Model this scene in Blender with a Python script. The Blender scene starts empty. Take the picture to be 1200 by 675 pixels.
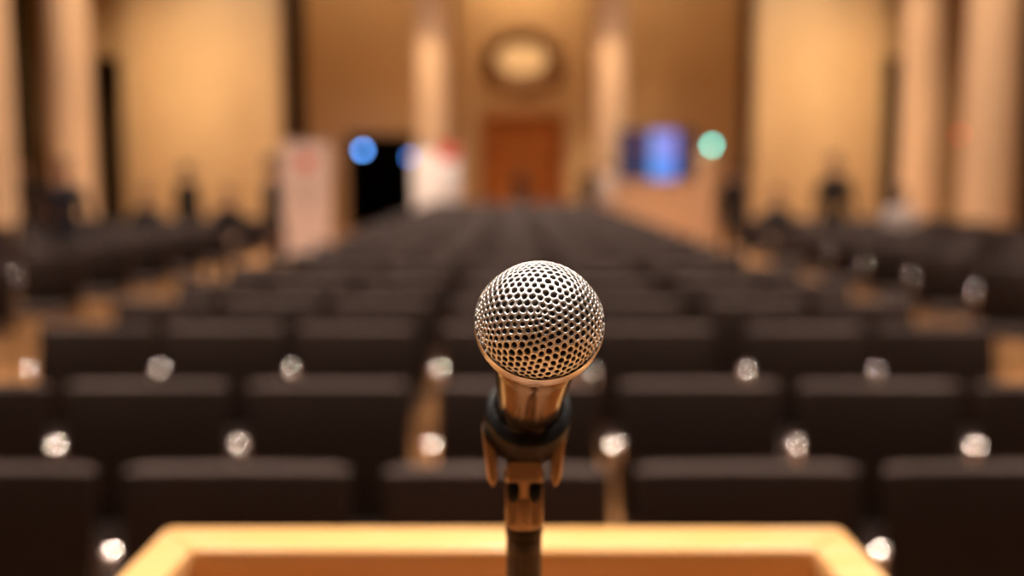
import bpy, bmesh, math, random
from mathutils import Vector, Matrix
random.seed(7)
PI = math.pi
C = bpy.context.scene.collection
sc = bpy.context.scene

# ------------------------------------------------------------------ camera
FPX, PITCH, EYE = 1244.0, math.radians(6.1), 1.55
cam_d = bpy.data.cameras.new('camera'); cam = bpy.data.objects.new('camera', cam_d); C.objects.link(cam)
cam.location = (0, 0, EYE); cam.rotation_euler = (PI/2 - PITCH, 0, 0)
cam_d.sensor_width = 36; cam_d.lens = FPX/1200*36
cam_d.clip_start = .02; cam_d.clip_end = 200
cam_d.dof.use_dof = True
cam_d.dof.focus_distance = .408
cam_d.dof.aperture_fstop = 3.45
sc.camera = cam

def at(px, py, Y):
    """the point at distance Y down the hall that is seen at pixel px, py"""
    vx, vz = (px-600)/FPX, -(py-337.5)/FPX
    c, s = math.cos(PITCH), math.sin(PITCH)
    dy, dz = c + vz*s, -s + vz*c
    t = Y/dy
    return Vector((vx*t, Y, EYE + dz*t))

# ------------------------------------------------------------------ materials
def lin(c):
    return tuple((x/12.92 if x <= .04045 else ((x+.055)/1.055)**2.4) for x in c)

def mat(name, col, rough=.6, metal=0., noise=None, bump=0., nscale=20., sheen=0., coat=0., spec=None, stretch=None):
    m = bpy.data.materials.new(name); m.use_nodes = True
    nt = m.node_tree; b = nt.nodes['Principled BSDF']
    b.inputs['Base Color'].default_value = (*col, 1)
    b.inputs['Roughness'].default_value = rough
    b.inputs['Metallic'].default_value = metal
    if spec is not None: b.inputs['Specular IOR Level'].default_value = spec
    if coat: b.inputs['Coat Weight'].default_value = coat; b.inputs['Coat Roughness'].default_value = .12
    if sheen: b.inputs['Sheen Weight'].default_value = sheen; b.inputs['Sheen Roughness'].default_value = .4
    tc = nt.nodes.new('ShaderNodeTexCoord'); mp = nt.nodes.new('ShaderNodeMapping')
    nt.links.new(tc.outputs['Object'], mp.inputs['Vector'])
    if stretch: mp.inputs['Scale'].default_value = stretch
    nz = nt.nodes.new('ShaderNodeTexNoise'); nz.inputs['Scale'].default_value = nscale; nz.inputs['Detail'].default_value = 5
    nt.links.new(mp.outputs[0], nz.inputs['Vector'])
    if noise is None: noise = .12
    if noise:
        rp = nt.nodes.new('ShaderNodeValToRGB')
        rp.color_ramp.elements[0].position = .3; rp.color_ramp.elements[1].position = .7
        rp.color_ramp.elements[0].color = (*[c*(1-noise) for c in col], 1)
        rp.color_ramp.elements[1].color = (*[min(1, c*(1+noise)) for c in col], 1)
        nt.links.new(nz.outputs['Fac'], rp.inputs[0]); nt.links.new(rp.outputs[0], b.inputs['Base Color'])
    if bump:
        bp = nt.nodes.new('ShaderNodeBump'); bp.inputs['Strength'].default_value = bump; bp.inputs['Distance'].default_value = .002
        nt.links.new(nz.outputs['Fac'], bp.inputs['Height']); nt.links.new(bp.outputs[0], b.inputs['Normal'])
    return m

def emis(name, col, strength):
    m = bpy.data.materials.new(name); m.use_nodes = True
    nt = m.node_tree; b = nt.nodes['Principled BSDF']
    b.inputs['Base Color'].default_value = (0, 0, 0, 1)
    b.inputs['Emission Color'].default_value = (*col, 1); b.inputs['Emission Strength'].default_value = strength
    return m

M = {}
M['fabric'] = mat('black_fabric', (.0060, .0032, .0020), .44, nscale=400, spec=.62)
M['fabric'].node_tree.nodes['Principled BSDF'].inputs['Specular Tint'].default_value = (1, .74, .66, 1)
M['steel'] = mat('satin_steel', (.24, .20, .18), .36, 1., noise=.04)
M['pin'] = mat('polished_steel', (.92, .80, .75), .16, 1., noise=0)
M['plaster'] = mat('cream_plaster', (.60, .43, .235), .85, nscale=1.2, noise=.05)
M['plaster_dark'] = mat('shaded_plaster', (.16, .10, .05), .85, nscale=1.2, noise=.08)  # plaster darkened to stand in for unlit aisles and passages
M['stone'] = mat('column_stone', (.70, .51, .34), .7, nscale=2.5, noise=.05)
M['ceiling'] = mat('ceiling_paint', (.45, .33, .21), .9)
M['shade_sheet'] = mat('dark_shade_sheet', (.035, .022, .012), .95, nscale=8)
M['green_shade_sheet'] = mat('green_shade_sheet', (.065, .052, .020), .95, nscale=8)
M['black'] = mat('matte_black', (.008, .007, .007), .8)
M['door_wood'] = mat('orange_wood', (.48, .17, .035), .5, nscale=3, stretch=(8, 8, .8), noise=.2)
M['banner'] = mat('banner_white', (.80, .66, .60), .6, noise=.02)
M['banner_pure'] = mat('banner_bright_white', (.9, .86, .84), .6, noise=.02)
M['red'] = mat('banner_red', (.62, .05, .03), .6)
M['grey_print'] = mat('banner_grey', (.35, .28, .26), .6)
M['alu'] = mat('aluminium', (.6, .6, .6), .35, 1.)
M['counter'] = mat('counter_cream', (.72, .50, .32), .5)
M['bronze'] = mat('bronze', (.40, .265, .16), .6, .1)

def wood_floor():
    m = mat('parquet', (.42, .20, .07), .30, noise=0, nscale=3, coat=.4)
    nt = m.node_tree; b = nt.nodes['Principled BSDF']
    tc = nt.nodes.new('ShaderNodeTexCoord')
    br = nt.nodes.new('ShaderNodeTexBrick'); br.inputs['Scale'].default_value = 1.
    br.inputs['Brick Width'].default_value = .9; br.inputs['Row Height'].default_value = .12; br.inputs['Mortar Size'].default_value = .003
    br.inputs['Color1'].default_value = (.66, .33, .13, 1); br.inputs['Color2'].default_value = (.52, .24, .085, 1)
    br.inputs['Mortar'].default_value = (.10, .045, .015, 1)
    nt.links.new(tc.outputs['Object'], br.inputs['Vector']); nt.links.new(br.outputs['Color'], b.inputs['Base Color'])
    return m
M['floor'] = wood_floor()

def lectern_wood():
    m = mat('honey_wood', (.8, .45, .13), .34, noise=0, coat=.35)
    nt = m.node_tree; b = nt.nodes['Principled BSDF']
    tc = nt.nodes.new('ShaderNodeTexCoord'); mp = nt.nodes.new('ShaderNodeMapping'); mp.inputs['Scale'].default_value = (2.5, 14, 26)
    n = nt.nodes.new('ShaderNodeTexNoise'); n.inputs['Scale'].default_value = 3; n.inputs['Detail'].default_value = 6; n.inputs['Distortion'].default_value = .6
    rp = nt.nodes.new('ShaderNodeValToRGB')
    rp.color_ramp.elements[0].position = .28; rp.color_ramp.elements[0].color = (.78, .44, .14, 1)
    rp.color_ramp.elements[1].position = .72; rp.color_ramp.elements[1].color = (.88, .55, .28, 1)
    nt.links.new(tc.outputs['Object'], mp.inputs[0]); nt.links.new(mp.outputs[0], n.inputs['Vector'])
    nt.links.new(n.outputs['Fac'], rp.inputs[0]); nt.links.new(rp.outputs[0], b.inputs['Base Color'])
    return m
M['honey'] = lectern_wood()
M['dim_board'] = mat('bounce_dimming_brown', (.20, .09, .035), .6, nscale=200, bump=.3)  # dark tone added on the unseen board to cut bounce inside the lectern
M['grille'] = mat('grille_nickel', (.80, .79, .77), .34, .92, noise=.05, nscale=300)
M['ringm'] = mat('grille_band_nickel', (.74, .72, .70), .30, 1., noise=.02)
M['foam'] = mat('grille_foam', (.022, .012, .009), .95, nscale=600, bump=.5)
M['handle'] = mat('champagne_metal', (.32, .26, .19), .17, .95, noise=.04, nscale=60)
M['clipm'] = mat('clip_black_rubber', (.008, .008, .009), .45, spec=.14, noise=.1, nscale=80)
M['stem'] = mat('stem_bronze_metal', (.36, .24, .15), .26, .9, noise=.06, nscale=50)
M['tube'] = mat('stand_dark_metal', (.10, .075, .055), .34, .85, noise=.1, nscale=60)
M['skin'] = mat('skin', (.50, .28, .19), .55)
M['lips'] = mat('lips', (.32, .10, .08), .5)
M['hair'] = mat('hair_dark', (.02, .012, .008), .6)
M['hair_grey'] = mat('hair_grey', (.25, .20, .17), .6)

# ------------------------------------------------------------------ mesh helpers
def obj(name, bm, m, parent=None, smooth=True, bevel=0):
    me = bpy.data.meshes.new(name)
    bmesh.ops.recalc_face_normals(bm, faces=bm.faces)
    bm.to_mesh(me); bm.free()
    ms = m if isinstance(m, (list, tuple)) else [m]
    for x in ms: me.materials.append(x)
    if smooth:
        me.polygons.foreach_set('use_smooth', [True]*len(me.polygons))
        me.set_sharp_from_angle(angle=math.radians(38))
    o = bpy.data.objects.new(name, me); C.objects.link(o)
    if parent is not None: o.parent = parent
    if bevel:
        b = o.modifiers.new('bevel', 'BEVEL'); b.width = bevel; b.segments = 3; b.limit_method = 'ANGLE'
    return o

def thing(name, label, cat, loc=(0, 0, 0), rotz=0, group=None):
    o = bpy.data.objects.new(name, None); C.objects.link(o)
    o.empty_display_size = .1
    o.location = loc; o.rotation_euler = (0, 0, rotz)
    return tag(o, label, cat, group)
def tag(o, label, cat, group=None):
    o['label'] = label; o['category'] = cat
    if group: o['group'] = group
    return o
def struct(name, bm, m, bevel=0, smooth=False):
    o = obj(name, bm, m, None, smooth, bevel); o['kind'] = 'structure'; return o

def box(bm, x0, x1, y0, y1, z0, z1, mi=0):
    v = [bm.verts.new((x, y, z)) for x in (x0, x1) for y in (y0, y1) for z in (z0, z1)]
    for f in ((0, 1, 3, 2), (4, 6, 7, 5), (0, 4, 5, 1), (2, 3, 7, 6), (0, 2, 6, 4), (1, 5, 7, 3)):
        bm.faces.new([v[i] for i in f]).material_index = mi
    return v
def B(*a):
    bm = bmesh.new(); box(bm, *a); return bm
def lathe(bm, prof, n=24, cap=True, mi=0, mtx=None):
    rings = []
    for r, z in prof:
        rings.append([bm.verts.new((r*math.cos(2*PI*k/n), r*math.sin(2*PI*k/n), z)) for k in range(n)])
    fs = []
    for a, b in zip(rings, rings[1:]):
        for k in range(n):
            fs.append(bm.faces.new((a[k], a[(k+1) % n], b[(k+1) % n], b[k])))
    if cap:
        fs.append(bm.faces.new(rings[0][::-1])); fs.append(bm.faces.new(rings[-1]))
    for f in fs: f.material_index = mi
    if mtx is not None: bmesh.ops.transform(bm, matrix=mtx, verts=[v for r in rings for v in r])
def tube(bm, pts, r, n=8, mi=0):
    pts = [Vector(p) for p in pts]; rings = []
    rr = r if isinstance(r, (list, tuple)) else [r]*len(pts)
    up = None
    for i, p in enumerate(pts):
        d = (pts[min(i+1, len(pts)-1)] - pts[max(i-1, 0)]).normalized()
        if up is None:
            up = Vector((0, 0, 1)) if abs(d.z) < .9 else Vector((1, 0, 0))
        a = d.cross(up).normalized(); b = a.cross(d).normalized(); up = b
        rings.append([bm.verts.new(p + rr[i]*(a*math.cos(2*PI*k/n) + b*math.sin(2*PI*k/n))) for k in range(n)])
    for a, b in zip(rings, rings[1:]):
        for k in range(n):
            bm.faces.new((a[k], a[(k+1) % n], b[(k+1) % n], b[k])).material_index = mi
    bm.faces.new(rings[0][::-1]).material_index = mi; bm.faces.new(rings[-1]).material_index = mi
def ball(bm, c, r, mi=0, n=12, sx=1, sy=1, sz=1):
    g = bmesh.ops.create_uvsphere(bm, u_segments=n, v_segments=max(6, n//2+2), radius=r)
    for v in g['verts']:
        v.co = Vector((v.co.x*sx, v.co.y*sy, v.co.z*sz)) + Vector(c)
        for f in v.link_faces: f.material_index = mi

# ------------------------------------------------------------------ the hall
HZ = 9.0
def tall(x0, x1, y0, y1, z0=0, z1=HZ): return (x0, x1, y0, y1, z0, z1)
def boxes(lst):
    bm = bmesh.new()
    for b in lst: box(bm, *b)
    return bm
XL, XR = -11.4, 11.4
fl = struct('floor', B(XL-.3, XR+.3, -5.3, 36, -.2, 0), M['floor'])
struct('ceiling', B(XL-.3, XR+.3, -5.3, 36, HZ, HZ+.2), M['ceiling'])
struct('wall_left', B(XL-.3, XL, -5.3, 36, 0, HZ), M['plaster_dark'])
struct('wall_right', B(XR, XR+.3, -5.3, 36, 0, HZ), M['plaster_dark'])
struct('wall_front', B(XL, XR, -5.3, -5, 0, HZ), M['plaster_dark'])

YB = 30.0
def X(px, Y=YB, py=150): return at(px, py, Y).x
def Z(py, Y=YB): return at(600, py, Y).z
dl0, dl1, dz = X(404), X(487), Z(157)       # the dark doorway on the left
n0, n1 = X(562), X(663)                      # the niche of the middle door
nz = Z(32)                                   # where the arch springs is below this
zt = HZ
# back wall: panels round the doorway and round the arched niche
bm = boxes([(X(331), dl0, YB, YB+.3, 0, zt), (dl0, dl1, YB, YB+.3, dz, zt), (dl1, n0, YB, YB+.3, 0, zt), (n1, X(882), YB, YB+.3, 0, zt)])
cx, rad = (n0+n1)/2, (n1-n0)/2
zs = nz - rad
N = 16
arc = [(cx - rad*math.cos(PI*i/N), zs + rad*math.sin(PI*i/N)) for i in range(N+1)]
for (xa, za), (xb, zb) in zip(arc, arc[1:]):
    vs = []
    for y in (YB, YB+.9):
        vs.append([bm.verts.new((xa, y, za)), bm.verts.new((xb, y, zb)), bm.verts.new((xb, y, zt)), bm.verts.new((xa, y, zt))])
    bm.faces.new(vs[0]); bm.faces.new(vs[1][::-1]); bm.faces.new((vs[0][0], vs[1][0], vs[1][1], vs[0][1]))
box(bm, n0-.3, n0, YB+.3, YB+.9, 0, zt); box(bm, n1, n1+.3, YB+.3, YB+.9, 0, zt)
box(bm, n0-.3, n1+.3, YB+.9, YB+1.2, 0, zt)
struct('wall_back', bm, M['plaster'])
# room behind the doorway, black walls standing in for its darkness
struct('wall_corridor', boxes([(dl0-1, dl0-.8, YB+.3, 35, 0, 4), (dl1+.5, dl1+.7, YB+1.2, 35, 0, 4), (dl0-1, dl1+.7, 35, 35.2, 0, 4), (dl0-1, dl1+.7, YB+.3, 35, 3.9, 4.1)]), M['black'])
# side stretches of the back wall, nearer to the audience
YS = 26.0
ol0, ol1 = X(107, YS), X(146, YS); oz = Z(66, YS)
struct('wall_back_left', boxes([(XL, ol0, YS, YS+.3, 0, zt), (ol0, ol1, YS, YS+.3, oz, zt), (ol1, X(331, YS), YS, YS+.3, 0, zt), (X(331)-.3, X(331), YS+.3, YB+.3, 0, zt)]), M['plaster'])
or0, or1 = X(1033, YS), X(1058, YS)
struct('wall_back_right', boxes([(X(882, YS), or0, YS, YS+.3, 0, zt), (or0, or1, YS, YS+.3, oz, zt), (or1, XR, YS, YS+.3, 0, zt), (X(882), X(882)+.3, YS+.3, YB+.3, 0, zt)]), M['plaster'])
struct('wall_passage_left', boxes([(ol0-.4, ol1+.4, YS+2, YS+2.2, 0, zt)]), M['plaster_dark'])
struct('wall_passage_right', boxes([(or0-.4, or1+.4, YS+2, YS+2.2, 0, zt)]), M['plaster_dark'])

def pilaster(k, px0, px1, Y, d=.22):
    x0, x1 = X(px0, Y), X(px1, Y)
    struct('trim_%d' % k, boxes([(x0, x1, Y-d, Y, 0, HZ-.6), (x0-.08, x1+.08, Y-d-.06, Y, 0, .45), (x0-.1, x1+.1, Y-d-.08, Y, HZ-.6, HZ)]), M['plaster'], bevel=.02)
for k, a in enumerate([(361, 386, YB), (539, 561, YB), (664, 690, YB), (845, 865, YB), (296, 330, YS), (148, 176, YS), (883, 911, YS), (1010, 1031, YS)]):
    pilaster(k+1, *a)
# base boards
struct('baseboard_left', boxes([(XL, XL+.03, -5, YS, 0, .2)]), M['bronze'])
struct('baseboard_right', boxes([(XR-.03, XR, -5, YS, 0, .2)]), M['bronze'])

# the middle door: wooden double door inside the niche
dt = Z(133)
bm = boxes([(n0+.02, n0+.14, YB+.55, YB+.88, 0, dt), (n1-.14, n1-.02, YB+.55, YB+.88, 0, dt), (n0+.14, n1-.14, YB+.55, YB+.88, dt-.14, dt)])
d1 = struct('door_1', bm, M['door_wood'])
mid = (n0+n1)/2
for s, a, b in ((-1, n0+.15, mid-.005), (1, mid+.005, n1-.15)):
    lf = obj('door_leaf', boxes([(a, b, YB+.7, YB+.8, .01, dt-.15)] + [(a+.14, b-.14, YB+.675, YB+.7, z0, z1) for z0, z1 in ((.25, 1.1), (1.3, 2.1), (2.3, dt-.3))]), M['door_wood'], d1, False, .01)
    bm = bmesh.new(); tube(bm, [(mid+s*.07, YB+.62, .95), (mid+s*.07, YB+.62, 1.35)], .015); tube(bm, [(mid+s*.07, YB+.62, 1.0), (mid+s*.07, YB+.70, 1.0)], .01); tube(bm, [(mid+s*.07, YB+.62, 1.3), (mid+s*.07, YB+.70, 1.3)], .01)
    obj('door_handle', bm, M['bronze'], lf)
# round lit window above the door with its dark ring
oc = at(612, 76, YB+.85); pc = at(612, 69, YB+.85)
bm = bmesh.new()
fo = [[bm.verts.new((q.x+a_*math.cos(2*PI*k/48), q.y-d, q.z+b_*math.sin(2*PI*k/48))) for k in range(48)]
      for q, a_, b_, d in ((oc, 1.06, .80, -.02), (oc, 1.04, .78, .10), (oc, .96, .71, .13), (pc, .76, .48, .05), (pc, .70, .43, .01))]
for u, v_ in zip(fo, fo[1:]):
    for k in range(48): bm.faces.new((u[k], u[(k+1) % 48], v_[(k+1) % 48], v_[k]))
w1 = struct('window_1', bm, M['bronze'], smooth=True)
bm = bmesh.new(); lathe(bm, [(.71, -.02), (.71, .02)], 48, True, 0, Matrix.Translation(pc) @ Matrix.Rotation(PI/2, 4, 'X') @ Matrix.Diagonal((1, .6, 1, 1)))
obj('pane', bm, emis('lit_pane', lin((1, .74, .47)), .95), w1)

# columns
def column(px, Y, w, label, cap=True):
    x = X(px, Y); r = w/FPX*Y/2
    t = thing('column', label, 'column', (x, Y, 0), 0, 'stone columns round the hall')
    bm = bmesh.new(); box(bm, -r*1.35, r*1.35, -r*1.35, r*1.35, 0, .25)
    lathe(bm, [(r*1.32, .25), (r*1.36, .31), (r*1.3, .38), (r*1.12, .41), (r*1.18, .47), (r*1.08, .53)], 40)
    obj('base', bm, M['stone'], t)
    bm = bmesh.new()
    prof = []
    for i in range(13):
        f = i/12; prof.append((r*(1.03-.11*f*f), .53 + (HZ-1.3)*f))
    lathe(bm, prof, 40); obj('shaft', bm, M['stone'], t)
    bm = bmesh.new(); zc = .53+HZ-1.3
    lathe(bm, [(r*.93, zc), (r*1.0, zc+.08), (r*.95, zc+.14), (r*1.25, zc+.38), (r*1.25, zc+.42)], 40)
    box(bm, -r*1.35, r*1.35, -r*1.35, r*1.35, zc+.42, HZ)
    obj('capital', bm, M['stone'], t)
column(507, 27.6, 38, 'cream stone column beside the dark doorway, rising above two white banners')
column(716, 27.6, 36, 'cream stone column between the wooden door and the wall display')
column(83, 19.2, 47, 'cream stone column at the left with a person in navy standing before it')
column(-12, 16.4, 50, 'cream stone column cut by the left edge of the picture')
column(1081, 20.6, 48, 'cream stone column on the right beside the narrow dark passage')
column(1162, 17.6, 62, 'thickest cream stone column, nearest the right edge of the picture')

# dark sheets added to stand in for shade in corners and unlit aisles
def shade_sheet(name, x0, x1, y, z0, z1, m, label, amp=.05, axis='x', n=60):
    bm = bmesh.new(); rows = []
    for z in (z0, z1):
        r = []
        for i in range(n+1):
            f = i/n; a = amp*math.sin(f*(x1-x0)*2*PI/.28)*(1 if z == z0 else .7)
            u = x0+(x1-x0)*f
            r.append((u, y+a, z) if axis == 'x' else (y+a, u, z))
        rows.append(r)
    va = [bm.verts.new(p) for p in rows[0]]; vb = [bm.verts.new(p) for p in rows[1]]
    for i in range(n): bm.faces.new((va[i], va[i+1], vb[i+1], vb[i]))
    o = obj(name, bm, m); s = o.modifiers.new('solid', 'SOLIDIFY'); s.thickness = .012
    return tag(o, label, 'shade sheet')
shade_sheet('shade_sheet', X(333), X(360), YB-.15, .02, HZ-.3, M['shade_sheet'], 'dark brown sheet standing in for corner shade behind the tall white banner')
shade_sheet('shade_sheet', X(866), X(881), YB-.15, .02, HZ-.3, M['shade_sheet'], 'narrow dark brown sheet standing in for corner shade right of the green light')
shade_sheet('shade_sheet', 12.0, 25.6, XL+.15, .02, HZ-.4, M['green_shade_sheet'], 'dark green sheet standing in for the unlit left aisle behind the columns', .07, 'y', 240)
shade_sheet('shade_sheet', 12.0, 25.6, XR-.15, .02, HZ-.4, M['shade_sheet'], 'dark brown sheet standing in for the unlit right aisle behind the columns', .07, 'y', 240)

# a wooden door leaf glimpsed between the left columns
p0, p1 = X(37, 25), X(50, 25)
d2 = struct('door_2', boxes([(p0-.06, p1+.06, 25.85, 25.995, 0, 2.35)]), M['door_wood'])
obj('door_leaf', boxes([(p0, p1, 25.80, 25.85, .02, 2.28), (p0+.1, p1-.1, 25.78, 25.80, .2, 1.0), (p0+.1, p1-.1, 25.78, 25.80, 1.2, 2.1)]), M['door_wood'], d2, False)

# ------------------------------------------------------------------ lectern
LT = 1.235                                   # height of its rim
t = thing('lectern', 'honey coloured wooden lectern with a raised rim, under the microphone', 'lectern', (0, 0, 0))
yb, yf = .928, .30
lx, rx, rw = -.312, .297, .040
yi = yb-.056
def rimbar(a, b, c, d):                      # mitred quad prism
    bm = bmesh.new(); zs_ = (LT-.022, LT)
    lo = [bm.verts.new((*p, zs_[0])) for p in (a, b, c, d)]; hi = [bm.verts.new((*p, zs_[1])) for p in (a, b, c, d)]
    bm.faces.new(lo[::-1]); bm.faces.new(hi)
    for i in range(4): bm.faces.new((lo[i], lo[(i+1) % 4], hi[(i+1) % 4], hi[i]))
    return bm
obj('rim', rimbar((lx, yb), (rx, yb), (rx-rw, yi), (lx+rw, yi)), M['honey'], t, True, .004)
obj('rim', rimbar((lx, yf), (lx, yb), (lx+rw, yi), (lx+rw, yf+rw)), M['honey'], t, True, .004)
obj('rim', rimbar((rx, yb), (rx, yf), (rx-rw, yf+rw), (rx-rw, yi)), M['honey'], t, True, .004)
obj('rim', rimbar((rx, yf), (lx, yf), (lx+rw, yf+rw), (rx-rw, yf+rw)), M['honey'], t, True, .004)
obj('front_panel', B(lx+.004, rx-.004, yi+.004, yb-.006, .06, LT-.022), M['honey'], t, False)
obj('back_panel', B(lx+.004, rx-.004, yf+.004, yf+rw-.004, .06, LT-.022), M['honey'], t, False)
obj('side_panel', B(lx+.004, lx+rw-.004, yf+rw-.004, yi+.004, .06, LT-.022), M['honey'], t, False)
obj('side_panel', B(rx-rw+.004, rx-.004, yf+rw-.004, yi+.004, .06, LT-.022), M['honey'], t, False)
TR = LT-.19
obj('desk_board', B(lx+rw-.004, rx-rw+.004, yf+rw-.004, yi+.004, TR-.02, TR), M['dim_board'], t, False)
obj('plinth', B(lx-.02, rx+.02, yf-.02, yb+.02, 0, .06), M['honey'], t, False, .006)

# ------------------------------------------------------------------ microphone
HB = at(632, 379, .418)                      # centre of the head
R = .0253
TILT = math.radians(33)                      # the axis climbs towards the speaker
ax = Vector((.030, -math.cos(TILT), math.sin(TILT))).normalized()
yv = Vector((1, 0, 0)); yv = (yv - ax*yv.dot(ax)).normalized(); zv = ax.cross(yv)
MM = Matrix((( yv.x, zv.x, ax.x, HB.x), (yv.y, zv.y, ax.y, HB.y), (yv.z, zv.z, ax.z, HB.z), (0, 0, 0, 1)))
mic = thing('microphone', 'silver mesh-headed handheld microphone held in the stand clip over the lectern', 'microphone')
mic.matrix_world = MM

def geodesic(f):
    """vertices and triangles of an icosahedron divided f times along an edge"""
    bm = bmesh.new(); bmesh.ops.create_icosphere(bm, subdivisions=1, radius=1)
    key, V, T = {}, [], []
    def vid(p):
        p = p.normalized(); k = (round(p.x, 5), round(p.y, 5), round(p.z, 5))
        if k not in key: key[k] = len(V); V.append(p)
        return key[k]
    for fc in bm.faces:
        a, b, c = [v.co for v in fc.verts]; idx = {}
        for i in range(f+1):
            for j in range(f+1-i): idx[i, j] = vid(a*(f-i-j) + b*i + c*j)
        for i in range(f):
            for j in range(f-i):
                T.append((idx[i, j], idx[i+1, j], idx[i, j+1]))
                if i+j < f-1: T.append((idx[i+1, j], idx[i+1, j+1], idx[i, j+1]))
    bm.free(); return V, T
V, T = geodesic(10)
rot = Matrix.Rotation(.4, 3, 'X') @ Matrix.Rotation(.7, 3, 'Z')
rg = random.Random(3)
V = [(rot @ v) for v in V]
V = [(v + Vector((rg.gauss(0, 1), rg.gauss(0, 1), rg.gauss(0, 1)))*.0125).normalized() for v in V]
cen = [((V[a]+V[b]+V[c])/3).normalized() for a, b, c in T]
near = {}
for i, tr in enumerate(T):
    for v in tr: near.setdefault(v, []).append(i)
bm = bmesh.new()
HS = .95                                       # the head is slightly flattened at its crown
def shape(p):                                  # round on top, tapering straight to the collar below
    p_ = p.length
    if p.z >= 0: return Vector((p.x, p.y, p.z*HS))*R
    t_ = -p.z/.80; q = Vector((p.x, p.y, 0)).normalized()*R*p_*(1-.235*min(t_, 1.)**1.15)
    return q + Vector((0, 0, -.0205*t_))
cv = [bm.verts.new(shape(c)) for c in cen]
for v, ts in near.items():
    n = V[v]
    if n.z < -.76: continue
    a = n.orthogonal().normalized(); b = n.cross(a)
    ts.sort(key=lambda i: math.atan2((cen[i]-n).dot(b), (cen[i]-n).dot(a)))
    k = len(ts); m_ = sum((cen[i] for i in ts), Vector())/k
    s = rg.uniform(.54, .70)
    inn = [bm.verts.new(shape((m_ + (cen[i]-m_)*s).normalized()*.985)) for i in ts]
    for j in range(k):
        bm.faces.new((cv[ts[j]], cv[ts[(j+1) % k]], inn[(j+1) % k], inn[j]))
bmesh.ops.delete(bm, geom=[v for v in bm.verts if not v.link_faces], context='VERTS')
g = obj('grille', bm, M['grille'], mic)
g.data.polygons.foreach_set('use_smooth', [True]*len(g.data.polygons))
s_ = g.modifiers.new('solid', 'SOLIDIFY'); s_.thickness = .0006; s_.offset = -1
s_ = g.modifiers.new('sub', 'SUBSURF'); s_.levels = 2; s_.render_levels = 2
bm = bmesh.new(); ball(bm, (0, 0, 0), R*.90, 0, 48, 1, 1, .94); lathe(bm, [(R*.90, 0), (R*.70, -.0195)], 40); obj('foam_lining', bm, M['foam'], mic)
# band round the middle of the head
bm = bmesh.new()
pr = [(R*.985, .0026), (R*1.012, .0032), (R*1.026, .0024), (R*1.032, 0), (R*1.022, -.0024), (R*1.012, -.0032), (R*.975, -.0026)]
n = 72; rings = [[bm.verts.new((r*math.cos(2*PI*k/n), r*math.sin(2*PI*k/n), z)) for k in range(n)] for r, z in pr]
for i in range(len(rings)):
    a, b = rings[i], rings[(i+1) % len(rings)]
    for k in range(n): bm.faces.new((a[k], a[(k+1) % n], b[(k+1) % n], b[k]))
obj('grille_band', bm, M['ringm'], mic)
# collar and tapering handle down to the connector
bm = bmesh.new()
lathe(bm, [(.0190, -.0186), (.0199, -.0192), (.0197, -.0232), (.0185, -.0245), (.0180, -.0250)], 56)
obj('collar', bm, M['handle'], mic)
bm = bmesh.new()
lathe(bm, [(.0172, -.0245), (.0181, -.0262), (.0179, -.034), (.0168, -.056), (.0152, -.085), (.0136, -.112), (.0122, -.134), (.0116, -.1355)], 56)
obj('handle', bm, M['handle'], mic)
bm = bmesh.new(); lathe(bm, [(.0100, -.135), (.0100, -.143), (.0094, -.1445)], 32); obj('connector', bm, M['tube'], mic)
# ------------------------------------------------------------------ stand with its clip
cl = MM @ Vector((0, 0, -.105))              # centre of the grip on the handle
sx = cl.x - .0018
st = thing('microphone_stand', 'dark metal desk stand with a black clip, rising from the lectern', 'microphone stand', (sx, cl.y+.004, TR+.0006))
Ms = Matrix.Translation((-sx, -(cl.y+.004), -TR-.0006)) @ MM   # microphone space into stand space
def mic2stand(p): return Ms @ Vector(p)
# U-shaped grip round the handle, open upwards
bm = bmesh.new()
rings = []
NA = 30
for i in range(NA+1):
    a = math.radians(-90 - 128 + 256*i/NA)
    e = abs(i-NA/2)/(NA/2)
    ri = .0163; ro = ri + .0056*(1-.45*e**2)
    hw = .0190*(1-.30*e)
    q = []
    for r_, z_ in ((ri, -hw), (ro, -hw*.86), (ro, hw*.86), (ri, hw)):
        q.append(bm.verts.new(mic2stand((r_*math.cos(a), r_*math.sin(a)*1., -.105+z_))))
    rings.append(q)
for a, b in zip(rings, rings[1:]):
    for k in range(4): bm.faces.new((a[k], a[(k+1) % 4], b[(k+1) % 4], b[k]))
bm.faces.new(rings[0][::-1]); bm.faces.new(rings[-1])
o = obj('clip', bm, M['clipm'], st, True, .0012)
# two flat wings under the grip
for s in (-1, 1):
    bm = bmesh.new()
    zc = cl.z - TR
    prof = [(.0205, -.006), (.0178, -.031), (.0150, -.036), (.0128, -.031), (.0135, -.016)]
    fr = [bm.verts.new((s*x, -.010, zc+z)) for x, z in prof]; bk = [bm.verts.new((s*x, .008, zc+z)) for x, z in prof]
    bm.faces.new(fr); bm.faces.new(bk[::-1])
    for k in range(5): bm.faces.new((fr[k], fr[(k+1) % 5], bk[(k+1) % 5], bk[k]))
    w = obj('clip_wing', bm, M['stem'], st, True, .0015); w['label'] = 'copper-toned side wing of the clip'
zc = cl.z - TR
tb = at(612, 622, cl.y).z - TR               # joint between stem and tube
bm = bmesh.new()
lathe(bm, [(.0100, zc-.029), (.0099, zc-.031), (.0094, zc-.036), (.0088, zc-.042), (.0087, tb+.020), (.0090, tb+.016), (.0090, tb+.002), (.0086, tb)], 40)
o = obj('stem', bm, M['stem'], st)
bm = bmesh.new(); box(bm, -.0085, .0085, -.0105, .002, zc-.033, zc-.0215); obj('yoke', bm, M['stem'], st, True, .0012)
bm = bmesh.new()
for s in (-1, 1): box(bm, s*.0056-.0036, s*.0056+.0036, -.0098, .0098, tb+.003, tb+.024)
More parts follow.
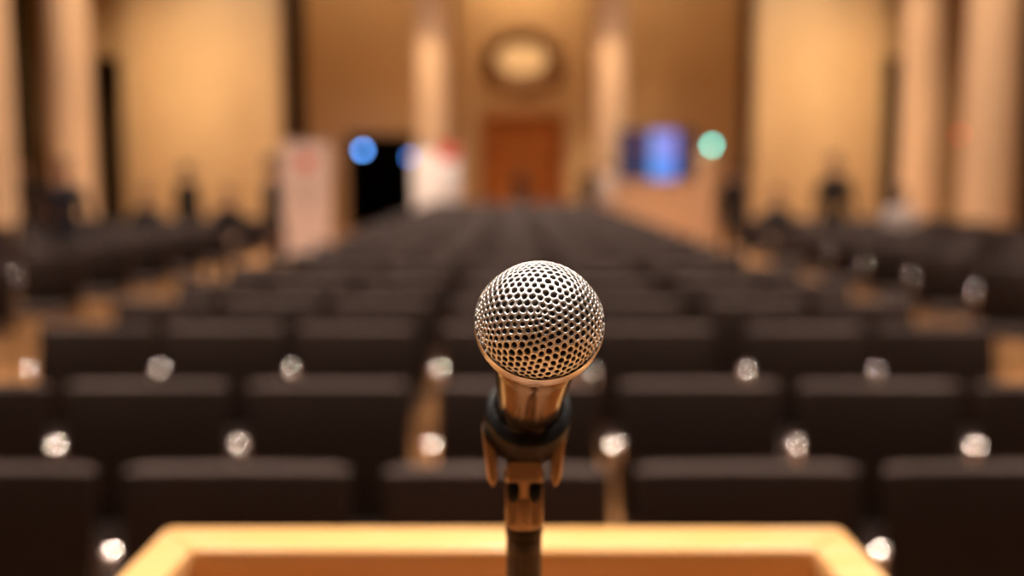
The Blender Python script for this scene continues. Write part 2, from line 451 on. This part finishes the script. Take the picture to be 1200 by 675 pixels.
obj('swivel_bracket', bm, M['stem'], st, True, .0012)
kz = at(612, 574, cl.y).z - TR
for s in (-1, 1):
    bm = bmesh.new()
    ball(bm, (s*.0054, -.0090, kz), .0032, 0, 20, 1, .9, 1.75)
    obj('knob', bm, M['clipm'], st)
bm = bmesh.new()
lathe(bm, [(.0088, tb+.001), (.0093, tb-.0005), (.0093, tb-.003), (.0084, tb-.0036)], 40); obj('lock_ring', bm, M['tube'], st)
bm = bmesh.new(); pr = [(.0085, tb-.003), (.0088, tb-.004), (.0088, tb-.012)]
z = tb-.012
for i in range(4): pr += [(.0088, z), (.0084, z-.0006), (.0084, z-.0012), (.0088, z-.0018)]; z -= .0026
pr += [(.0088, z), (.0088, .012)]
lathe(bm, pr, 40); obj('pole', bm, M['tube'], st)
bm = bmesh.new(); lathe(bm, [(.062, 0), (.065, .003), (.064, .009), (.055, .013), (.02, .016), (.012, .022), (.0095, .024)], 56); obj('base', bm, M['tube'], st)

# ------------------------------------------------------------------ chairs
def loft(bm, secs, mi=0):
    rings = [[bm.verts.new(p) for p in s] for s in secs]; n = len(rings[0])
    for a, b in zip(rings, rings[1:]):
        for k in range(n): bm.faces.new((a[k], a[(k+1) % n], b[(k+1) % n], b[k])).material_index = mi
    bm.faces.new(rings[0][::-1]).material_index = mi; bm.faces.new(rings[-1]).material_index = mi
def rrect(h, w, r, n=4):                     # rounded rectangle outline, h along v, w along u
    out = []
    for cxx, cyy, a0 in ((w/2-r, h/2-r, 0), (-w/2+r, h/2-r, 90), (-w/2+r, -h/2+r, 180), (w/2-r, -h/2+r, 270)):
        for i in range(n+1):
            a = math.radians(a0+90*i/n); out.append((cxx+r*math.cos(a), cyy+r*math.sin(a)))
    return out
BW = .250
def backrest_bm(bm, n=14, mi=0):
    secs = []
    for i in range(n+1):
        u = -1+2*i/n; e = max(0, abs(u)-.86)/.14
        th = .037*(1-.55*e**2); hh = .43*(1-.04*e**2)
        y0 = .205 - .030*u*u; zc = .683 + .006*u*u
        s = []
        for w, h in rrect(hh, th, th*.48):
            rec = .16*(h)                      # recline
            s.append((u*BW, y0+w+rec+(.014 if h > .12 else 0)*((h-.12)/.1)**2, zc+h))
        secs.append(s)
    loft(bm, secs, mi)
def seat_bm(bm, n=10, mi=0):
    secs = []
    for i in range(n+1):
        u = -1+2*i/n; e = max(0, abs(u)-.8)/.2
        th = .075*(1-.4*e**2); dd = .46*(1-.06*e**2)
        secs.append([(u*.235, -.03+w, .435+h + .008*u*u) for w, h in rrect(th, dd, th*.45)])
    loft(bm, secs, mi)
def leg_bm(bm, sx_, front, mi=0, n=8):
    if front: tube(bm, [(sx_*.232, -.235, 0), (sx_*.236, -.215, .41)], .0125, n, mi)
    else: tube(bm, [(sx_*.232, .235, 0), (sx_*.236, .185, .41)], .0125, n, mi)
def upright_bm(bm, sx_, mi=0, n=8):
    tube(bm, [(sx_*.236, .185, .40), (sx_*.245, .205, .50), (sx_*.252, .224, .62), (sx_*.240, .238, .70)], .011, n, mi)
def rail_bm(bm, sx_, mi=0, n=8):
    tube(bm, [(sx_*.236, -.215, .405), (sx_*.236, .185, .405)], .010, n, mi)
def pin_bm(bm, mi=0, n=28):
    """domed polished cap on the bracket that links a chair to its neighbour"""
    roc, ra, rings = .115, .0145, []
    mt = Matrix.Translation((-.270, .160, .722)) @ Matrix.Rotation(math.radians(44), 4, 'X')  # dome curve and tilt shaped to throw lamp glints at the camera
    for i in range(1, 7):
        q = ra*i/6; rings.append([bm.verts.new(mt @ Vector((q*math.cos(2*PI*k/n), q*math.sin(2*PI*k/n), math.sqrt(roc*roc-q*q)-roc))) for k in range(n)])
    rings.append([bm.verts.new(mt @ Vector((ra*math.cos(2*PI*k/n), ra*math.sin(2*PI*k/n), -.008))) for k in range(n)])
    top = bm.verts.new(mt @ Vector((0, 0, 0)))
    for k in range(n): bm.faces.new((top, rings[0][k], rings[0][(k+1) % n])).material_index = mi
    for a, b in zip(rings, rings[1:]):
        for k in range(n): bm.faces.new((a[k], a[(k+1) % n], b[(k+1) % n], b[k])).material_index = mi
    bm.faces.new(rings[-1][::-1]).material_index = mi
    tube(bm, [(-.246, .225, .64), (-.260, .195, .690), (-.270, .168, .716)], .007, 8, mi)

def chair_proto():
    t = thing('conference_chair', '', 'chair')
    bm = bmesh.new(); seat_bm(bm); obj('seat', bm, M['fabric'], t)
    bm = bmesh.new(); backrest_bm(bm); obj('backrest', bm, M['fabric'], t)
    for s in (-1, 1):
        for fr in (True, False):
            bm = bmesh.new(); leg_bm(bm, s, fr); obj('leg', bm, M['steel'], t)
        bm = bmesh.new(); upright_bm(bm, s); obj('upright', bm, M['steel'], t)
        bm = bmesh.new(); rail_bm(bm, s); obj('seat_rail', bm, M['steel'], t)
    bm = bmesh.new(); pin_bm(bm); obj('linking_pin', bm, M['pin'], t)
    return t
def chair_simple():
    bm = bmesh.new()
    seat_bm(bm, 6, 0); backrest_bm(bm, 10, 0)
    for s in (-1, 1):
        leg_bm(bm, s, True, 1, 6); leg_bm(bm, s, False, 1, 6); upright_bm(bm, s, 1, 6); rail_bm(bm, s, 1, 5)
    pin_bm(bm, 2, 8)
    return obj('conference_chair', bm, [M['fabric'], M['steel'], M['pin']])
def dup(o):
    c = o.copy(); C.objects.link(c)
    for ch in o.children:
        k = ch.copy(); C.objects.link(k); k.parent = c
    return c
ORD = ['', 'first', 'second', 'third', 'fourth', 'fifth', 'sixth', 'seventh', 'eighth', 'ninth', 'tenth', 'eleventh', 'twelfth', 'thirteenth',
       'fourteenth', 'fifteenth', 'sixteenth', 'seventeenth', 'eighteenth', 'nineteenth', 'twentieth', 'twenty-first', 'twenty-second', 'twenty-third', 'twenty-fourth']
rowY = [2.37, 3.33, 4.59, 5.52, 6.56, 7.76, 9.0]
while rowY[-1] < 24.8: rowY.append(rowY[-1]+1.18)
proto = chair_proto(); simple = chair_simple(); used = {'p': False, 's': False}
rc = random.Random(11)
def place(x, y, label, group, detailed):
    key = 'p' if detailed else 's'; src = proto if detailed else simple
    if used[key]: o = dup(src)
    else: o = src; used[key] = True
    # rowY gives where the top of the backrest is, which stands 0.25 m behind the chair's middle
    o.location = (x+rc.uniform(-.003, .003), y-.27+rc.uniform(-.012, .012), 0)
    o.rotation_euler = (0, 0, rc.uniform(-.02, .02))
    o['label'] = label; o['category'] = 'chair'; o['group'] = group
rows_c = {1: [-1.75, -1.18, -.61, -.037, .53, 1.09, 1.66], 2: [-2.27, -1.70, -1.14, -.576, .015, .59, 1.147, 1.705, 2.265]}
blk_l = [-1.805, -1.245, -.68, -.05]; blk_r = [.62, 1.265, 1.83]
for r, y in enumerate(rowY, 1):
    if r in rows_c:
        xs = rows_c[r]
        for i, x in enumerate(xs, 1):
            place(x, y, f'black padded chair in the {("front" if r == 1 else "second")} row, {ORD[i]} from the left', 'black chairs in the two nearest rows', True)
    else:
        if r >= 7:
            for i in range(7):
                place(x=-1.628+.556*i, y=y, label=f'black padded chair in the {ORD[r]} row, middle block, {ORD[i+1]} from the left aisle', group='black chairs in the middle block', detailed=r <= 8)
            continue
        for i, x in enumerate(blk_l):
            place(x, y, f'black padded chair in the {ORD[r]} row, middle block, {ORD[i+1]} from the left aisle', 'black chairs in the middle block', r <= 8)
        for i, x in enumerate(blk_r):
            place(x, y, f'black padded chair in the {ORD[r]} row, middle block, {ORD[3-i]} from the right aisle', 'black chairs in the middle block', r <= 8)
seated = []
for r, y in enumerate(rowY, 1):
    if y < 6 or y > 16.8: continue
    for side, inner in ((-1, 3.60), (1, 3.35)):
        nmax = int((y*.50 - inner)/.56)+1
        nmax = min(nmax, 9 if y < 12.6 else 6)
        for i in range(nmax):
            x = side*(inner + .28 + .56*i)
            place(x, y, f'black padded chair in the {ORD[r]} row, {"left" if side < 0 else "right"} side block, {ORD[i+1]} from its aisle',
                  'black chairs in the %s side block' % ('left' if side < 0 else 'right'), r <= 8)

# ------------------------------------------------------------------ banners, display, counter, lamps
def rollup(px0, px1, top, Y, m, label, marks):
    a, b = X(px0, Y, 200), X(px1, Y, 200); w = (b-a)/2; h = at(600, top, Y).z
    t = thing('roll_up_banner', label, 'banner', ((a+b)/2, Y, 0), 0)
    bm = bmesh.new(); box(bm, -w-.03, w+.03, -.08, .08, .03, .12)
    for s in (-1, 1): box(bm, s*w*.7-.03, s*w*.7+.03, -.18, .18, 0, .03)
    obj('cassette', bm, M['alu'], t, False, .008)
    bm = bmesh.new(); nn = 8
    f = [[bm.verts.new((x, y, .11+(h-.14)*i/nn)) for i in range(nn+1)] for x, y in ((-w, -.004), (w, -.004), (w, .004), (-w, .004))]
    for k in range(4):
        for i in range(nn): bm.faces.new((f[k][i], f[(k+1) % 4][i], f[(k+1) % 4][i+1], f[k][i+1]))
    bm.faces.new([q[0] for q in f]); bm.faces.new([q[-1] for q in f][::-1])
    sh = obj('printed_sheet', bm, m, t, False)
    for kind, mm, cxx, z, a_, b_ in marks:
        bm = bmesh.new()
        if kind == 'o': lathe(bm, [(a_, 0), (a_, .003)], 28, True, 0, Matrix.Translation((cxx, -.0045, z)) @ Matrix.Rotation(PI/2, 4, 'X') @ Matrix.Diagonal((1, b_/a_, 1, 1)))
        else: box(bm, cxx-a_, cxx+a_, -.007, -.0045, z-b_, z+b_)
        obj('emblem' if mm is M['red'] else 'printed_band', bm, mm, sh, False)
    bm = bmesh.new(); box(bm, -w-.01, w+.01, -.015, .015, h-.04, h); obj('top_rail', bm, M['alu'], t, False)
    bm = bmesh.new(); tube(bm, [(0, .05, .1), (0, .03, h-.02)], .012); obj('support_pole', bm, M['alu'], t)
YN = 19.0
rollup(331, 386, 163, YN, M['banner'], 'tall pinkish-white roll-up banner with a dark red round emblem, left of the doorway',
       [('o', M['red'], .0, at(0, 190, YN).z, .13, .15), ('b', M['grey_print'], .0, at(0, 228, YN).z, .05, .30)])
rollup(484, 511, 172, 26.6, M['banner_pure'], 'plain white roll-up banner beside the dark doorway, in front of the column', [('b', M['grey_print'], 0, .75, .16, .05)])
rollup(513, 539, 166, 26.2, M['banner_pure'], 'white roll-up banner with a red top panel, in front of the column', [('b', M['red'], -.02, at(0, 178, 26.2).z, .24, .20)])

# wall display
YD = 26.75
a, b = at(724, 212, YD), at(815, 152, YD)
t = thing('video_screen', 'wide dark video screen glowing blue, above the cream counter', 'screen', ((a.x+b.x)/2, YD, 0))
w = (b.x-a.x)/2
obj('casing', B(-w, w, 0, .08, a.z, b.z), M['black'], t, False, .01)
def screen_mat():
    m = bpy.data.materials.new('screen_picture'); m.use_nodes = True
    nt = m.node_tree; bs = nt.nodes['Principled BSDF']; bs.inputs['Base Color'].default_value = (0, 0, 0, 1)
    tc = nt.nodes.new('ShaderNodeTexCoord'); sp = nt.nodes.new('ShaderNodeSeparateXYZ'); nt.links.new(tc.outputs['Generated'], sp.inputs[0])
    rx_ = nt.nodes.new('ShaderNodeValToRGB'); rx_.color_ramp.interpolation = 'CONSTANT'
    els = rx_.color_ramp.elements
    els[0].position = 0; els[0].color = (.04, .028, .07, 1); els[1].position = .41; els[1].color = (.20, .32, .80, 1)
    e = els.new(.60); e.color = (.22, .25, .75, 1); e = els.new(.78); e.color = (.035, .022, .04, 1)
    rz = nt.nodes.new('ShaderNodeValToRGB'); rz.color_ramp.interpolation = 'CONSTANT'
    els = rz.color_ramp.elements
    els[0].position = 0; els[0].color = (.45, 1.0, 1.1, 1); els[1].position = .42; els[1].color = (1.2, 1.0, 1, 1)
    nt.links.new(sp.outputs['X'], rx_.inputs[0]); nt.links.new(sp.outputs['Z'], rz.inputs[0])
    mx = nt.nodes.new('ShaderNodeMix'); mx.data_type = 'RGBA'; mx.blend_type = 'MULTIPLY'; mx.inputs['Factor'].default_value = 1
    nt.links.new(rx_.outputs[0], mx.inputs['A']); nt.links.new(rz.outputs[0], mx.inputs['B'])
    nt.links.new(mx.outputs['Result'], bs.inputs['Emission Color']); bs.inputs['Emission Strength'].default_value = 1.15
    return m
obj('display_panel', B(-w+.04, w-.04, -.012, 0, a.z+.04, b.z-.04), screen_mat(), t, False)
bm = bmesh.new()
for s in (-1, 1): tube(bm, [(s*.35, .06, 0), (s*.35, .06, a.z+.1)], .03, 10)
box(bm, -.55, .55, -.1, .25, 0, .03)
obj('floor_stand', bm, M['black'], t)

a, b = at(722, 260, 24.5), at(815, 211, 24.5)
t = thing('reception_counter', 'long cream reception counter under the blue video screen', 'counter', ((a.x+b.x)/2, 24.7, 0)); w = (b.x-a.x)/2
obj('body', boxes([(-w, w, -.25, .35, .08, b.z-.05)] + [(-w+.05+i*(2*w-.1)/3+.02, -w+.05+(i+1)*(2*w-.1)/3-.02, -.27, -.25, .16, b.z-.14) for i in range(3)]), M['counter'], t, False, .01)
obj('worktop', B(-w-.05, w+.05, -.32, .42, b.z-.05, b.z), M['counter'], t, False, .01)
obj('kick_board', B(-w+.04, w-.04, -.2, .3, 0, .08), M['bronze'], t, False)

a = at(827, 172, 23.5)
t = thing('signal_post', 'slim cream post carrying a round green light, right of the video screen', 'lamp post', (a.x, 23.5, 0))
obj('post', B(-.17, .17, -.10, .10, .05, a.z-.06), M['counter'], t, False, .02)
obj('foot', B(-.26, .26, -.2, .2, 0, .05), M['bronze'], t, False, .01)
g = at(834, 170, 23.38)
bm = bmesh.new(); ball(bm, (g.x-a.x, -.14, g.z), .062, 0, 20); obj('green_lamp', bm, emis('teal_glow', (.11, .74, .60), 17), t)

def lamp(px, py, Y, r, col, st_, label):
    p = at(px, py, Y)
    t = thing('indicator_lamp', label, 'lamp', (p.x, Y, p.z))
    bm = bmesh.new(); ball(bm, (0, 0, 0), r, 0, 20); obj('bulb', bm, emis('glow_'+label[:4], col, st_), t)
    bm = bmesh.new(); lathe(bm, [(r*1.1, 0), (r*1.1, .05), (r*.8, .08)], 20, True, 0, Matrix.Translation((0, r*.6, 0)) @ Matrix.Rotation(-PI/2, 4, 'X')); obj('housing', bm, M['black'], t)
    return t
lamp(425, 176, 29.85-.2, .075, (.12, .36, .95), 19, 'round pale blue lamp at the left of the dark doorway')
lamp(480, 184, 30.6, .070, (.04, .16, .55), 11, 'dimmer round blue lamp at the right edge of the dark doorway')
lamp(1125, 158, 25.7, .03, (.9, .02, .01), 10, 'tiny red lamp in the dark gap between the two right-hand columns')

# ------------------------------------------------------------------ people
def cloth(name, col): return mat(name, col, .85, nscale=60)
CL = {'navy': cloth('cloth_navy', (.012, .014, .024)), 'black': cloth('cloth_black', (.012, .010, .010)), 'char': cloth('cloth_charcoal', (.03, .026, .024)),
      'white': cloth('cloth_white', (.75, .66, .62)), 'pink': cloth('cloth_pale', (.60, .40, .34)), 'brown': cloth('cloth_brown', (.06, .035, .02))}
def person(loc, rotz, top, legs, label, h=1.75, pose='stand', hair='hair', skirt=False):
    """one continuous skinned figure facing -Y before rotation"""
    t = thing('person', label, 'person', loc, rotz, None)
    S = h/1.75
    me = bpy.data.meshes.new('body'); V_, E_, Rr = [], [], []
    def v(p, r, parent=None, ry=None):
        V_.append(Vector(p)*S); Rr.append((r*S, (ry or r)*S))
        if parent is not None: E_.append((parent, len(V_)-1))
        return len(V_)-1
    sit = pose == 'sit'
    hz = .575 if sit else .93
    pel = v((0, 0, hz), .135, None, .10)
    waist = v((0, 0, hz+.16), .125, pel, .095); chest = v((0, -.01, hz+.36), .155, waist, .11)
    waist = v((0, 0, hz+.16), .130, pel, .095); chest = v((0, -.01, hz+.36), .172, waist, .11)
    neckb = v((0, .01, hz+.515), .070, chest, .060); neck = v((0, .004, hz+.572), .047, neckb, .050)
    nk = v((0, -.006, hz+.612), .047, neck, .052)
    h1 = v((0, -.036, hz+.648), .055, nk, .060); h2 = v((0, -.020, hz+.715), .069, h1, .086); h3 = v((0, -.012, hz+.765), .066, h2, .082); v((0, -.012, hz+.800), .040, h3, .050)
    for s in (-1, 1):
        sh = v((s*.168, 0, hz+.480), .066, neckb)
        if sit:
            el = v((s*.215, -.03, hz+.22), .042, sh); wr = v((s*.14, -.24, hz+.12), .028, el)
            hd = v((s*.11, -.31, hz+.10), .030, wr, .018); ft = [(s*(.085+k*.014), -.385-.006*(2-abs(k-1.5)), hz+.085) for k in range(4)]; th = (s*.07, -.33, hz+.125)
        else:
            el = v((s*.225, .015, hz+.20), .043, sh); wr = v((s*.235, -.035, hz-.03), .028, el)
            hd = v((s*.237, -.05, hz-.10), .020, wr, .032); ft = [(s*.232, -.082+k*.017, hz-.185-.008*(2-abs(k-1.5))) for k in range(4)]; th = (s*.225, -.09, hz-.13)
        for f_ in ft:
            m_ = v((Vector(V_[hd])/S*.5 + Vector(f_)*.5), .0085, hd); v(f_, .007, m_)
        v(th, .009, hd)
        hp = v((s*.09, 0, hz-(0 if sit else .04)), .09, pel)
        if sit:
            kn = v((s*.11, -.42, hz+.0), .060, hp); an = v((s*.11, -.42, .09), .040, kn)
        else:
            kn = v((s*.10, -.015, .50), .060, hp); an = v((s*.105, .02, .09), .042, kn)
        a_ = V_[an]/S
        v((a_.x, a_.y-.07, .045), .042, an, .036); v((a_.x, a_.y-.15, .035), .036, len(V_)-1, .026)
    me.from_pydata([tuple(p) for p in V_], E_, [])
    o = bpy.data.objects.new('body', me); C.objects.link(o)
    sk = o.modifiers.new('skin', 'SKIN'); sk.use_smooth_shade = True
    for i, r in enumerate(Rr): me.skin_vertices[0].data[i].radius = r
    me.skin_vertices[0].data[0].use_root = True
    o.modifiers.new('sub', 'SUBSURF').levels = 2
    dg = bpy.context.evaluated_depsgraph_get(); nm = bpy.data.meshes.new_from_object(o.evaluated_get(dg))
    bpy.data.objects.remove(o)
    bm = bmesh.new(); bm.from_mesh(nm)
    # face: nose, ears, eye sockets shaped from the head surface
    hc = Vector((0, -.02, hz+.70))*S
    for vv in bm.verts:
        d = vv.co/S
        if d.z > hz+.61 and abs(d.x) < .10:
            if d.y < -.07 and abs(d.x) < .016 and abs(d.z-(hz+.685)) < .022: vv.co.y -= .018*S
            if abs(abs(d.x)-.030) < .014 and d.y < -.07 and abs(d.z-(hz+.715)) < .014: vv.co.y += .008*S
    me2 = nm; bm.to_mesh(me2); bm.free(); me2.materials.clear()
    for m_ in (M['skin'], top, legs, M['black']): me2.materials.append(m_)
    for p in me2.polygons:
        c = p.center/S; p.use_smooth = True
        hand = (abs(c.x) > .05 and c.y < -.235 and c.z < hz+.2) if sit else (abs(c.x) > .19 and c.z < hz-.04)
        if c.z > hz+.555: k = 0
        elif c.z < .075: k = 3
        elif sit and hand and c.z > hz+.06: k = 0
        elif (not sit) and hand: k = 0
        elif c.z < hz-.02 or (sit and c.y < -.12 and c.z < hz+.07): k = 2
        else: k = 1
        p.material_index = k
    bd = bpy.data.objects.new('body', me2); C.objects.link(bd); bd.parent = t
    # hair: a cap with the face and neck left free
    bm = bmesh.new(); ball(bm, (0, -.006*S, (hz+.738)*S), .080*S, 0, 32, .98, 1.17, 1.15)
    kill = []
    for f in bm.faces:
        c = f.calc_center_median()/S; fz = c.z-hz
        if fz < .665 or (c.y < -.030 and fz < .765) or (c.y < .012 and fz < .705): kill.append(f)
    bmesh.ops.delete(bm, geom=kill, context='FACES')
    ho = obj('hair', bm, M[hair], t); so = ho.modifiers.new('solid', 'SOLIDIFY'); so.thickness = .012*S; so.offset = -.3
    for s in (-1, 1):
        bm = bmesh.new(); ball(bm, (s*.028*S, -.081*S, (hz+.716)*S), .0075*S, 0, 12, 1.3, .6, .8); obj('eye', bm, M['black'], t)
        bm = bmesh.new(); ball(bm, (s*.073*S, -.010*S, (hz+.700)*S), .020*S, 0, 12, .4, .7, 1.3); obj('ear', bm, M['skin'], t)
    bm = bmesh.new(); ball(bm, (0, -.079*S, (hz+.660)*S), .017*S, 0, 12, 1.1, .4, .3); obj('mouth', bm, M['lips'], t)
    return t
def pp(px, Y): return (X(px, Y, 220), Y, 0)
person(pp(76, 11.72), .3, CL['navy'], CL['navy'], 'person in dark navy jacket standing before the left column', 1.71)
person(pp(220, 15.27), 2.6, CL['black'], CL['black'], 'person in black standing behind the left chairs, before the bright wall', 1.70)
person(pp(320, 11.98), 1.5, CL['black'], CL['char'], 'person in black standing in the left aisle, at the edge of the tall banner', 1.76)
person(pp(28, 21), .2, CL['black'], CL['black'], 'person in black standing in shade between the two left columns', 1.78)
person(pp(978, 14.1), -.4, CL['black'], CL['black'], 'person in black standing among the right chairs before the bright wall', 1.80)
person(pp(690, 26.3), -.6, CL['black'], CL['black'], 'person in black standing behind the last rows, right of the wooden door', 1.84)
person(pp(713, 26.9), -.2, CL['white'], CL['pink'], 'person in pale clothes standing before the column near the video screen', 1.80)
person(pp(858, 16.4), -.5, CL['black'], CL['char'], 'person in black standing behind the right aisle, below the narrow shaded corner', 1.70)
person(pp(610, 29.2), .1, CL['brown'], CL['black'], 'person in dark brown standing far away in front of the wooden door', 1.78)
def seat_person(side, r, i, top, label, hair='hair'):
    inner = 3.60 if side < 0 else 3.35
    person((side*(inner+.28+.56*i), rowY[r-1]-.27-.07, 0), 0, top, CL['black'], label, 1.72, 'sit', hair)
seat_person(-1, 12, 2, CL['char'], 'seated person in charcoal, between the left column and the standing person in black')
seat_person(-1, 12, 0, CL['black'], 'seated person in black among the left chairs, near the bright wall')
seat_person(1, 12, 0, CL['char'], 'seated person in charcoal, left of the standing person among right chairs')
seat_person(1, 12, 3, CL['white'], 'seated person in a white shirt beside the narrow passage on the right', 'hair_grey')

# ------------------------------------------------------------------ light
def area(name, loc, target, size, power, col, sizey=None, spread=None):
    l = bpy.data.lights.new(name, 'AREA'); l.energy = power; l.color = col; l.size = size
    if sizey: l.shape = 'RECTANGLE'; l.size_y = sizey
    if spread: l.spread = math.radians(spread)
    o = bpy.data.objects.new(name, l); C.objects.link(o); o.location = loc
    o.rotation_euler = (Vector(target)-Vector(loc)).to_track_quat('-Z', 'Y').to_euler(); return o
def spot(name, loc, target, power, col, ang, blend=.6, r=.15):
    l = bpy.data.lights.new(name, 'SPOT'); l.energy = power; l.color = col; l.spot_size = math.radians(ang); l.spot_blend = blend; l.shadow_soft_size = r
    o = bpy.data.objects.new(name, l); C.objects.link(o); o.location = loc
    o.rotation_euler = (Vector(target)-Vector(loc)).to_track_quat('-Z', 'Y').to_euler(); return o
WARM = (1, .68, .40); NEUT = (1, .86, .74)
# unseen lectern spots, set left and right to stripe the handle with reflections
for sd in (-1, 1):
    spot('lectern_spot', (sd*1.9, .95, 4.6), (0, .62, 1.3), 400, (1, .86, .70), 17, .8, .22)
spot('stage_spot', (0, -.7, 5.6), (.01, .42, 1.47), 330, (1, .90, .82), 4.5, .6, .06)
# downlights over the seats
for y in (.8, 4.6, 8.6, 12.6, 16.6, 20.6, 24.6):
    for x in (-6.6, -3.3, 0, 3.3, 6.6):
        area('ceiling_downlight', (x, y, HZ-.05), (x, y, 0), .4, 85, NEUT, spread=100)
# wall washers
for x in (-7.6, 7.4):
    area('wall_washer', (x, 21.8, 6.5), (x, 26, 2.9), .7, 62, WARM, 1.6, 75)
for px in (507, 716):
    x = X(px, 27.6)
    spot('column_spot', (x-(.7 if px < 600 else .9), 24.3, 7.6), (x, 27.6, 2.6), 1150, WARM, 34)
spot('column_spot', (-4.2, 17.0, 7.4), (X(83, 19.2), 19.2, 2.6), 950, WARM, 40)
spot('column_spot', (-4.2, 14.0, 7.4), (X(-12, 16.4), 16.4, 2.6), 850, WARM, 40)
spot('column_spot', (4.2, 17.6, 7.4), (X(1081, 20.6), 20.6, 2.6), 950, WARM, 40)
spot('column_spot', (4.2, 13.6, 7.4), (X(1162, 17.6), 17.6, 2.6), 950, WARM, 40)
for x in (-4.3, 3.9):
    area('wall_washer', (x, 27.6, 8.4), (x, 30, 3.0), .5, 42, WARM)
area('wall_washer', (cx, 28.3, 8.0), (cx, 30.6, 2.5), .5, 95, WARM)
spot('banner_spot', (-2.0, 22.5, 7.2), (X(511, 26.6), 26.6, 1.4), 1500, NEUT, 11)
spot('banner_spot', (-3.6, 15.0, 7.2), (X(358, YN), YN, 1.4), 190, (1,.8,.7), 18)
spot('counter_spot', (3.6, 20.5, 7.2), (X(768, 24.5), 24.5, .8), 330, WARM, 22)

w = bpy.data.worlds.new('world'); sc.world = w; w.use_nodes = True
w.node_tree.nodes['Background'].inputs[0].default_value = (.9, .6, .35, 1); w.node_tree.nodes['Background'].inputs[1].default_value = .02
sc.view_settings.view_transform = 'Standard'; sc.view_settings.look = 'None'; sc.view_settings.exposure = 0; sc.view_settings.gamma = 1
sc.view_settings.use_curve_mapping = False
try:
    sc.cycles.use_denoising = True
    sc.cycles.sample_clamp_indirect = 6
except Exception: pass
